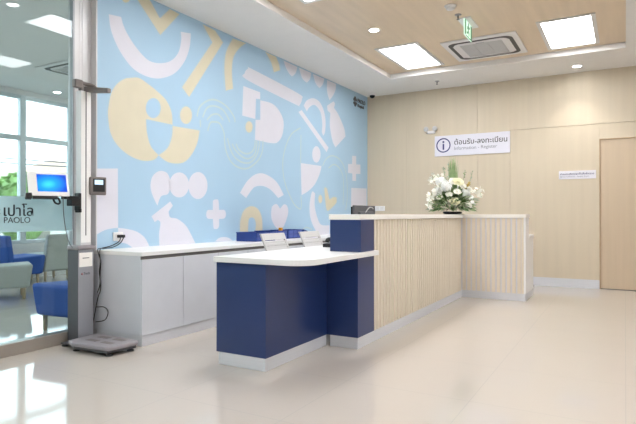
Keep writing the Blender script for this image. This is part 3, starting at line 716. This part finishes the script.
text('lettering', 'ห้องเจาะเลือดและเก็บสิ่งส่งตรวจ', .05, (-.855, YB-.0122, 1.696), (1, 0, 0), (0, 0, 1), M['signnavy'], sb, .0008, width=.455, bold=.001)
text('lettering', 'Blood Collection - Sample Room', .026, (-.855, YB-.0122, 1.660), (1, 0, 0), (0, 0, 1), M['signgrey'], sb, .0008, width=.39)
t = thing('wall_logo', 'small charcoal raised logo near the top corner of the mural', 'logo', (XB, 8.6, 3.0))
m = MB()
for sgn in (1, -1):
    for k in range(3):
        a = math.radians(90*sgn+(k-1)*52)
        R4 = Matrix.Translation((XB+.004, 8.42, 3.06)) @ Matrix.Rotation(a, 4, 'X')
        m.box(-.003, .004, .018, .085-.012*abs(k-1), -.022, .022, 0, R4.to_3x3()); 
        for i in range(len(m.v)-8, len(m.v)): v = m.v[i]; m.v[i] = (v[0]+XB+.004, v[1]+8.44, v[2]+3.06)
m.build('emblem', M['logodark'], t)
text('lettering', 'PAOLO', .11, (XB+.001, 8.54, 3.062), (0, 1, 0), (0, 0, 1), M['logodark'], t, .003, width=.31, bold=.004)
text('lettering', 'Hospital', .07, (XB+.001, 8.54, 2.985), (0, 1, 0), (0, 0, 1), M['logodark'], t, .003, width=.25, bold=.003)
t = thing('wall_sticker', 'small dark printed marks on the grey frame above the tablet arm', 'sticker', (XG, 3.03, 1.44))
MB().box(XG-.0039, XG-.003, 3.018, 3.042, 1.435, 1.52).build('backing', M['frame'], t)
for z in (1.444, 1.470, 1.498): MB().box(XG-.0029, XG-.002, 3.022, 3.038, z, z+.014).build('printed_mark', M['signdark'], t)
# twin head emergency light and switch plate on the oak wall
t = thing('emergency_light', 'small white twin-head emergency light above the reception sign', 'emergency light', (-2.87, YB, 2.48))
MB().box(-2.94, -2.80, YB-.045, YB-.001, 2.475, 2.52).build('battery_case', M['white'], t, bev=.006)
for x in (-2.945, -2.795):
    h = MB().lathe([(.018, .03), (.038, .0), (.042, -.03), (.036, -.034)], (x, YB-.05, 2.55), 18, axis='Y').build('lamp_head', M['ltplastic'], t)
t = thing('switch_plate', 'white switch plate low on the oak wall beside the monitor', 'switch', (-3.825, YB, 1.16))
MB().box(-3.92, -3.73, YB-.012, YB-.001, 1.163, 1.25).build('face_plate', M['whitetop'], t, bev=.003)
MB().box(-3.90, -3.84, YB-.016, YB-.0122, 1.18, 1.235).build('rocker', M['white'], t)
MB().box(-3.81, -3.75, YB-.016, YB-.0122, 1.18, 1.235).build('rocker', M['white'], t)

# ---------------------------------------------------------------- things on the desk and worktop
t = thing('monitor', 'dark grey computer monitor seen from behind above the counter', 'monitor', (-2.45, 5.3, .7915))
MB().box(-2.47, -2.445, 5.05, 5.59, .87, 1.195).build('screen_housing', M['darkgrey'], t, bev=.006)
MB().box(-2.4448, -2.41, 5.12, 5.49, .93, 1.13).build('rear_bulge', M['darkgrey'], t, bev=.015)
MB().box(-2.475, -2.4702, 5.03, 5.58, .885, 1.18).build('screen', M['glossblack'], t)
MB().tube([(-2.409, 5.25, 1.12), (-2.405, 5.33, 1.17), (-2.405, 5.4, 1.175), (-2.409, 5.45, 1.16)], .006, 6, smooth=5).build('highlight_arc', M['ltplastic'], t)  # pale arc modelled for the curved highlight on the monitor back
MB().box(-2.46, -2.43, 5.27, 5.34, .80, .95).build('stand_neck', M['darkgrey'], t)
MB().box(-2.55, -2.36, 5.19, 5.42, .7915, .80).build('stand_base', M['darkgrey'], t, bev=.003)
t = thing('desk_phone', 'black desk phone at the foot of the navy upstand', 'phone', (-2.36, 4.52, .7915))
MB().hexa([(-2.47, 4.42, .7915), (-2.25, 4.42, .7915), (-2.25, 4.62, .7915), (-2.47, 4.62, .7915)],
          [(-2.47, 4.42, .825), (-2.25, 4.42, .83), (-2.25, 4.62, .84), (-2.47, 4.62, .835)]).build('base', M['black'], t, bev=.004)
MB().tube([(-2.44, 4.45, .84), (-2.42, 4.45, .865), (-2.30, 4.45, .868), (-2.27, 4.45, .845)], .02, 10, smooth=4).build('handset', M['black'], t)
MB().box(-2.40, -2.28, 4.51, 4.59, .83, .842).build('keypad', M['darkgrey'], t)
# office chairs
def office_chair():
    t = thing('office_chair', 'light grey slatted office chair nearest the low desk front', 'chair', (-2.86, 4.36, 0), 'light grey office chairs')
    X, Y = -2.86, 4.36
    b = MB(); w = .200
    def P(u, v, d=0):                                   # point on the leaning back: u along y, v height
        x = -2.86-.45*(v-.62)+.06*(1-(u/w)**2)*0; return (x-d, Y+u, v)
    def plate(u0, u1, v0, v1, d0, d1):
        b.hexa([P(u0, v0, d1), P(u0, v0, d0), P(u1, v0, d0), P(u1, v0, d1)], [P(u0, v1, d1), P(u0, v1, d0), P(u1, v1, d0), P(u1, v1, d1)])
    plate(-w, -w+.03, .50, .915, .0, .02); plate(w-.03, w, .50, .915, 0, .02); plate(-w+.03, w-.03, .852, .915, 0, .02)
    k = .51
    while k < .84:
        plate(-w+.03, w-.03, k, k+.0195, .003, .016); k += .0222
    b.build('backrest', M['ltplastic'], t, bev=.002, seg=1)
    MB().prism([(X-.22, Y-.2), (X+.16, Y-.22), (X+.22, Y-.15), (X+.22, Y+.15), (X+.16, Y+.22), (X-.22, Y+.2)], .43, .475).build('seat', M['ltplastic'], t, bev=.012, seg=3)
    MB().box(-2.90, -2.85, Y-.03, Y+.03, .48, .56).build('back_bracket', M['darkgrey'], t)
    MB().lathe([(.028, .10), (.028, .25), (.018, .26), (.018, .43)], (X, Y, 0), 14).build('gas_post', M['darkgrey'], t)
    b = MB()
    for k in range(5):
        a = 2*PI*k/5+.3; b.tube([(X, Y, .10), (X+.26*math.cos(a), Y+.26*math.sin(a), .07)], [.024, .014], 8)
    b.build('star_base', M['darkgrey'], t)
    for k in range(5):
        a = 2*PI*k/5+.3; MB().lathe([(.026, -.015), (.026, .015)], (X+.26*math.cos(a), Y+.26*math.sin(a), .028), 14, axis='Y').build('castor', M['black'], t)
    return t
c0 = office_chair()
copy_thing(c0, (-2.86, 5.06, 0), 0, 'light grey slatted office chair nearer the navy upstand')
# blue plastic trays
def tray(y0, y1, x0, x1, h, label, sl=0.):
    z = .787
    t = thing('storage_tray', label, 'tray', ((x0+x1)/2, (y0+y1)/2, z), 'navy plastic trays on the worktop')
    w = .006; b = MB()
    b.box(x0, x1, y0, y1, z, z+w)
    b.box(x0, x1, y0, y0+w, z+w, z+h); b.box(x0, x1, y1-w, y1, z+w, z+h)
    b.box(x0, x0+w, y0+w, y1-w, z+w, z+h); b.box(x1-w, x1, y0+w, y1-w, z+w, z+h)
    b.build('tray_body', M['trayblue'], t)
    b = MB(); n = 3; L = (y1-y0-.02)/n
    for r in range(2):
        za = z+.008+r*(h-.012)/2
        for k in range(n): b.box(x1, x1+.006, y0+.016+k*L, y0+.004+(k+1)*L, za+.004, za+(h-.012)/2-.004)
    b.build('ribbed_front', M['traylight'], t, bev=.002, seg=1)
    b = MB(); b.box(x0-.004, x1+.009, y0-.004, y0+.01, z+h-.008, z+h+.001); b.box(x0-.004, x1+.009, y1-.01, y1+.004, z+h-.008, z+h+.001); b.box(x1-.002, x1+.009, y0, y1, z+h-.008, z+h+.001)
    b.build('rim', M['trayblue'], t)
    return t
tray(4.99, 5.38, -3.94, -3.66, .105, 'navy plastic tray at the left end of the row on the worktop')
tray(5.43, 5.77, -4.00, -3.74, .11, 'navy plastic tray in the middle of the row on the worktop')
t = tray(5.82, 6.16, -4.02, -3.76, .11, 'navy plastic tray at the right end, beside the second office chair')
MB().box(-3.84, -3.80, 5.72, 5.755, .89, .93).build('orange_clip', M['orange'], bpy.data.objects['storage_tray.001'])
t = thing('document_stand', 'navy slanted document stand at the right end of the tray row', 'document stand', (-3.86, 6.35, .787))
MB().hexa([(-4.0, 6.18, .788), (-3.74, 6.18, .788), (-3.74, 6.60, .788), (-4.0, 6.60, .788)], [(-4.0, 6.18, .90), (-3.74, 6.18, .90), (-3.74, 6.58, .80), (-4.0, 6.58, .80)]).build('stand_body', M['trayblue'], t, bev=.003)
MB().box(-3.7395, -3.735, 6.21, 6.38, .80, .845).build('slot_shade', M['black'], t)  # black slab stands in for the shade inside the slot

# ---------------------------------------------------------------- flower arrangement
FX, FY, FZ = -2.01, 7.16, 1.1005
t = thing('flower_arrangement', 'white flower arrangement with green leaves in a low black bowl on the counter', 'flowers', (FX, FY, FZ))
MB().lathe([(.095, 0), (.118, .006), (.13, .034), (.122, .038), (.10, .022), (0, .02)], (FX, FY, FZ), 28).build('bowl', M['glossblack'], t)
cam_r = Vector((.869, .495, 0)); cam_f = Vector((-.495, .869, 0))
def fpt(px, py, d):      # offset across, height, depth about the bowl
    return Vector((FX, FY, FZ))+cam_r*px+Vector((0, 0, py))+cam_f*d
def petal_flower(c, r, n, m, nrm, name='rose'):
    b = MB(); nrm = Vector(nrm).normalized(); a = nrm.orthogonal().normalized(); bb = nrm.cross(a)
    for ring in range(4):
        k = n-ring; rr = r*(1-.23*ring); tilt = .25+.3*ring
        for i in range(max(3, k)):
            t0 = 2*PI*(i+.5*ring)/max(3, k)+random.uniform(-.1, .1)
            d = a*math.cos(t0)+bb*math.sin(t0); s = nrm.cross(d)
            w = rr*.62
            base = c+nrm*(ring*r*.05)
            p = [base, base+d*rr*.55-s*w*.8+nrm*rr*tilt*.5, base+d*rr*(1-.25*tilt)-s*w*.45+nrm*rr*tilt, base+d*rr*(1.05-.25*tilt)+nrm*rr*tilt*.95,
                 base+d*rr*(1-.25*tilt)+s*w*.45+nrm*rr*tilt, base+d*rr*.55+s*w*.8+nrm*rr*tilt*.5]
            b.add(p, [(0, 1, 2, 3), (0, 3, 4, 5)], 0, True)
    b.ball(tuple(c+nrm*r*.2), r*.33, 6)
    return b.build(name, m, t, recalc=False)
def cluster(c, r, n, m, name, pr):       # hydrangea / small bloom head
    b = MB()
    for i in range(n):
        a = 2.39996*i; zz = 1-1.7*i/n; q = math.sqrt(max(0, 1-zz*zz))
        nv = Vector((q*math.cos(a), q*math.sin(a), zz)); p = c+nv*r*random.uniform(.85, 1.05)
        u = nv.orthogonal().normalized(); w = nv.cross(u)
        for k in range(4):
            t0 = PI/2*k+i; d = u*math.cos(t0)+w*math.sin(t0); s = nv.cross(d)
            b.add([p, p+d*pr*.6+s*pr*.4, p+d*pr+nv*pr*.15, p+d*pr*.6-s*pr*.4], [(0, 1, 2, 3)])
    b.ball(tuple(c), r*.6, 7)
    return b.build(name, m, t, recalc=False)
# leaves in three tones, radiating
def leaves(n, m, lo, hi, Rr, name, wid=.022):
    b = MB()
    for i in range(n):
        a = random.uniform(0, 2*PI); el = random.uniform(lo, hi); L = random.uniform(.75, 1)*Rr*(1-.2*el)
        d = Vector((math.cos(a)*math.cos(el), math.sin(a)*math.cos(el), math.sin(el)))
        base = Vector((FX, FY, FZ+.11))+Vector((d.x, d.y, d.z*1.0))*L*random.uniform(.5, 1.); tip = base+d*random.uniform(.07, .12)+Vector((0, 0, random.uniform(-.04, .02)))
        if tip.z < FZ+.035: tip.z = FZ+.035
        if base.z < FZ+.045: base.z = FZ+.045
        s = d.cross(Vector((random.uniform(-1, 1), random.uniform(-1, 1), 1))).normalized()*wid*random.uniform(.7, 1.3)
        mid = (base+tip)/2+Vector((0, 0, .012))
        b.add([base, mid+s, tip, mid-s], [(0, 1, 2, 3)])
    o = b.build(name, m, t, recalc=False); o['kind'] = 'stuff'; return o
leaves(170, M['leafd'], -.25, 1.2, .26, 'dark_leaves'); leaves(230, M['leafl'], -.3, 1.3, .29, 'light_leaves', .018); leaves(170, M['leafg'], -.2, 1.4, .33, 'silver_leaves', .014)
for px, py, d, r in ((-.02, .20-.04, -.19, .075), (-.085, .255, -.16, .05), (.05, .42, -.10, .075), (.0, .43, -.06, .07), (.10, .37, -.12, .055), (-.19, .22, -.08, .045), (.17, .12, -.16, .05), (.02, .29, -.17, .055), (.21, .33, -.05, .05)):
    petal_flower(fpt(px, py, d), r, 7, M['cream'] if r > .07 else M['petal'], (cam_r*px*2-cam_f*.8+Vector((0, 0, .7))), 'rose')
for px, py, d, r in ((-.16, .43, -.02, .075), (-.11, .36, -.12, .085), (-.21, .30, -.03, .07), (.14, .27, -.14, .06), (-.06, .30, .12, .09), (.12, .33, .12, .08)):
    cluster(fpt(px, py, d), r*.9, 60, M['bluewhite'], 'hydrangea', .026)
def spray(pts, nb, m, name, size):
    P = catmull([fpt(*p) for p in pts], 6); b = MB(); b.tube(P, .0025, 5, 1)
    for i in range(nb):
        p = P[int((.35+.65*i/nb)*(len(P)-1))]+Vector([random.uniform(-1, 1)*size*1.3 for _ in range(3)])
        u = Vector([random.uniform(-1, 1) for _ in range(3)]).normalized(); v = u.orthogonal().normalized(); w = u.cross(v)
        for k in range(5):
            t0 = 2*PI*k/5; dd = v*math.cos(t0)+w*math.sin(t0); s = u.cross(dd)
            b.add([p, p+dd*size*.6+s*size*.4, p+dd*size, p+dd*size*.6-s*size*.4], [(0, 1, 2, 3)])
    return b.build(name, [m, M['leafl']], t, recalc=False)
spray([(-.05, .15, -.1), (-.2, .38, -.1), (-.32, .22, -.1), (-.34, .10, -.1)], 26, M['petal'], 'orchid_spray', .032)
spray([(-.05, .2, -.05), (-.18, .5, -.03), (-.27, .48, -.03), (-.29, .40, -.05)], 22, M['petal'], 'orchid_spray', .028)
spray([(.05, .15, -.1), (.24, .3, -.1), (.33, .3, -.1), (.36, .22, -.1)], 16, M['petal'], 'orchid_spray', .03)
spray([(.05, .1, -.12), (.18, .22, -.14), (.24, .1, -.14)], 12, M['bluewhite'], 'orchid_spray', .03)
spray([(.05, .2, 0), (.14, .45, 0), (.17, .60, 0)], 14, M['leafl'], 'bud_stem', .012)
spray([(.08, .2, 0), (.22, .42, 0), (.27, .58, 0)], 12, M['leafg'], 'bud_stem', .012)
spray([(.05, .2, -.08), (.18, .36, -.08), (.2, .42, -.08)], 22, M['gold'], 'bud_stem', .016)
spray([(-.05, .2, 0), (-.10, .5, 0), (-.12, .64, 0)], 22, M['leafg'], 'bud_stem', .014)
spray([(-.03, .2, 0), (-.05, .5, 0), (-.05, .68, 0)], 20, M['leafg'], 'bud_stem', .013)
b = MB()
for i in range(110):                      # tall plume of grass
    x0 = random.uniform(-.03, .05); x1 = x0+random.uniform(-.04, .04); h = random.uniform(.55, .80); d = random.uniform(-.04, .04)
    p0 = fpt(x0*.4, .05, 0); p1 = fpt(x0, h*.6, d); p2 = fpt(x1, h, d*1.5); s = cam_r*.0045
    b.add([p0-s, p0+s, p1+s, p1-s, p2], [(0, 1, 2, 3), (3, 2, 4)])
o = b.build('grass_plume', M['grass'], t, recalc=False); o['kind'] = 'stuff'

# ---------------------------------------------------------------- waiting room chairs (facing +x locally)
def lounge(loc, m, label, rot, seatz=.455):
    t = thing('lounge_chair', label, 'chair', (0, 0, 0), 'upholstered waiting room chairs')
    MB().hexa([(-.26, -.27, .16), (.25, -.26, .15), (.25, .26, .15), (-.26, .27, .16)], [(-.27, -.28, .43), (.29, -.28, seatz), (.29, .28, seatz), (-.27, .28, .43)]).build('seat', m, t, bev=.035, seg=4)
    MB().hexa([(-.30, -.27, .17), (-.19, -.27, .17), (-.19, .27, .17), (-.30, .27, .17)], [(-.37, -.24, .775), (-.27, -.24, .775), (-.27, .24, .775), (-.37, .24, .775)]).build('backrest', m, t, bev=.03, seg=4)
    for x, y in ((-.21, -.2), (-.21, .2), (.19, -.2), (.19, .2)):
        MB().lathe([(.018, 0.001), (.025, .17)], (x, y, 0), 12).build('leg', M['leg'], t)
    t.location = loc; t.rotation_euler = (0, 0, rot)
    for o in bpy.data.objects:
        if o.parent == t and False: pass
    return t
lounge((-4.60, 3.37, 0), M['royal'], 'royal blue lounge chair close behind the glass, beside the grey column', math.radians(-86))
lounge((-7.05, 4.12, 0), M['teal'], 'grey green lounge chair cut by the left edge of the photo', math.radians(62))
lounge((-8.37, 5.08, 0), M['royal'], 'royal blue lounge chair between the two grey green chairs', math.radians(92))
lounge((-8.48, 5.68, 0), M['teal'], 'grey green lounge chair seen from behind near the windows', math.radians(178))
# ---------------------------------------------------------------- outside
struct(MB().box(-60, XW-.25, -40, 60, -.2, -.1).build('ground', M['paving'], loc=(-30, 0, -.1)))
def house(cx, cy, wx, wy, zw, zr, m, label):
    t = thing('house', label, 'house', (cx, cy, -.1), 'houses across the street')
    MB().box(cx-wx, cx+wx, cy-wy, cy+wy, -.1, zw).build('walls', M['house'], t)
    e = .6; r = .15*wy
    MB().add([(cx-wx-e, cy-wy-e, zw-.15), (cx+wx+e, cy-wy-e, zw-.15), (cx+wx+e, cy+wy+e, zw-.15), (cx-wx-e, cy+wy+e, zw-.15), (cx, cy-r, zr), (cx, cy+r, zr)],
             [(0, 1, 4), (1, 2, 5, 4), (2, 3, 5), (3, 0, 4, 5), (3, 2, 1, 0)]).build('roof', m, t)
    b = MB()
    for k in (-1, 0, 1): b.box(cx+wx, cx+wx+.05, cy+k*wy*.6-.5, cy+k*wy*.6+.5, .9, 2.0)
    b.build('window', M['winframe'], t)
house(-28, 19.2, 3, 2.4, 2.9, 4.15, M['roof1'], 'house with a salmon tiled hip roof seen through the right panes')
house(-27, 13.2, 3, 2.1, 2.8, 3.75, M['roof2'], 'house with a beige tiled hip roof seen through the left panes')
def bush(cx, cy, r, h, label):
    b = MB()
    for i in range(420):
        a = random.uniform(0, 2*PI); u = random.uniform(-.2, 1); q = math.sqrt(1-u*u)
        p = Vector((cx+r*q*math.cos(a), cy+r*q*math.sin(a), -.05+h*.5+h*.5*u)); s = random.uniform(.08, .16)
        n1 = Vector([random.uniform(-1, 1) for _ in range(3)]).normalized(); n2 = n1.orthogonal().normalized()
        b.add([p+n1*s, p+n2*s, p-n1*s, p-n2*s], [(0, 1, 2, 3)])
    t = thing('garden_shrub', label, 'shrub', (cx, cy, -.1), 'shrubs outside the windows')
    b.build('foliage', M['tree'], t, recalc=False)
    MB().ball((cx, cy, h*.5), 1, 10, sq=(r*.85, r*.85, h*.5)).build('inner_foliage', M['tree'], t)
    MB().tube([(cx, cy, -.1), (cx, cy, h*.4)], .08, 8).build('trunk', M['leg'], t)
for k, (x, y, r, h) in enumerate(((-19, 9.6, 1.1, 2.55), (-19.5, 12.0, 1.1, 2.65), (-19, 14.4, 1.1, 2.3), (-18.6, 7.2, 1.1, 2.6), (-19.4, 16.8, 1.1, 2.2))):
    bush(x, y, r, h, 'leafy garden shrub outside, %s' % ('behind the left panes', 'left of the tablet', 'behind the tablet', 'outside the left frame edge', 'beyond the right pane')[k])
m = MB()
for z, sg in ((3.95, .25), (3.78, .3)):
    m.tube([(-25, 2+i*2.4, z-sg*math.sin(PI*i/9)) for i in range(10)], .03, 6)
tag(m.build('overhead_cable', M['darkgrey']), 'dark overhead power cable strung in front of the houses', 'cable')

# ---------------------------------------------------------------- light, camera, world
w = bpy.data.worlds.new('sky'); SC.world = w; w.use_nodes = True
N = w.node_tree.nodes; L = w.node_tree.links; bg = N['Background']
tc = N.new('ShaderNodeTexCoord'); sx = N.new('ShaderNodeSeparateXYZ'); L.new(tc.outputs['Generated'], sx.inputs[0])
rp = N.new('ShaderNodeValToRGB'); e = rp.color_ramp.elements
e[0].position = 0.; e[0].color = (.96, .98, 1, 1); e[1].position = .6; e[1].color = (.72, .86, 1, 1)
L.new(sx.outputs[2], rp.inputs[0]); L.new(rp.outputs[0], bg.inputs[0])
bg.inputs[1].default_value = SKY
for o in bpy.data.objects:
    if '_w' in o: del o['_w']
cd = bpy.data.cameras.new('camera'); cam = bpy.data.objects.new('camera', cd); COL.objects.link(cam)
cam.location = (0, 0, 1.1); cam.rotation_euler = (math.radians(90.25), 0, math.radians(29.69))
cd.sensor_width = 36; cd.lens = 538.9/636*36; cd.clip_start = .05; cd.clip_end = 300
SC.camera = cam
vs = SC.view_settings; vs.view_transform = 'Standard'; vs.look = 'None'; vs.exposure = EXPO; vs.gamma = 1; vs.use_curve_mapping = False
SC.cycles.max_bounces = 10; SC.cycles.diffuse_bounces = 6; SC.cycles.transparent_max_bounces = 12
SC.cycles.use_denoising = True
SC.cycles.sample_clamp_indirect = 8
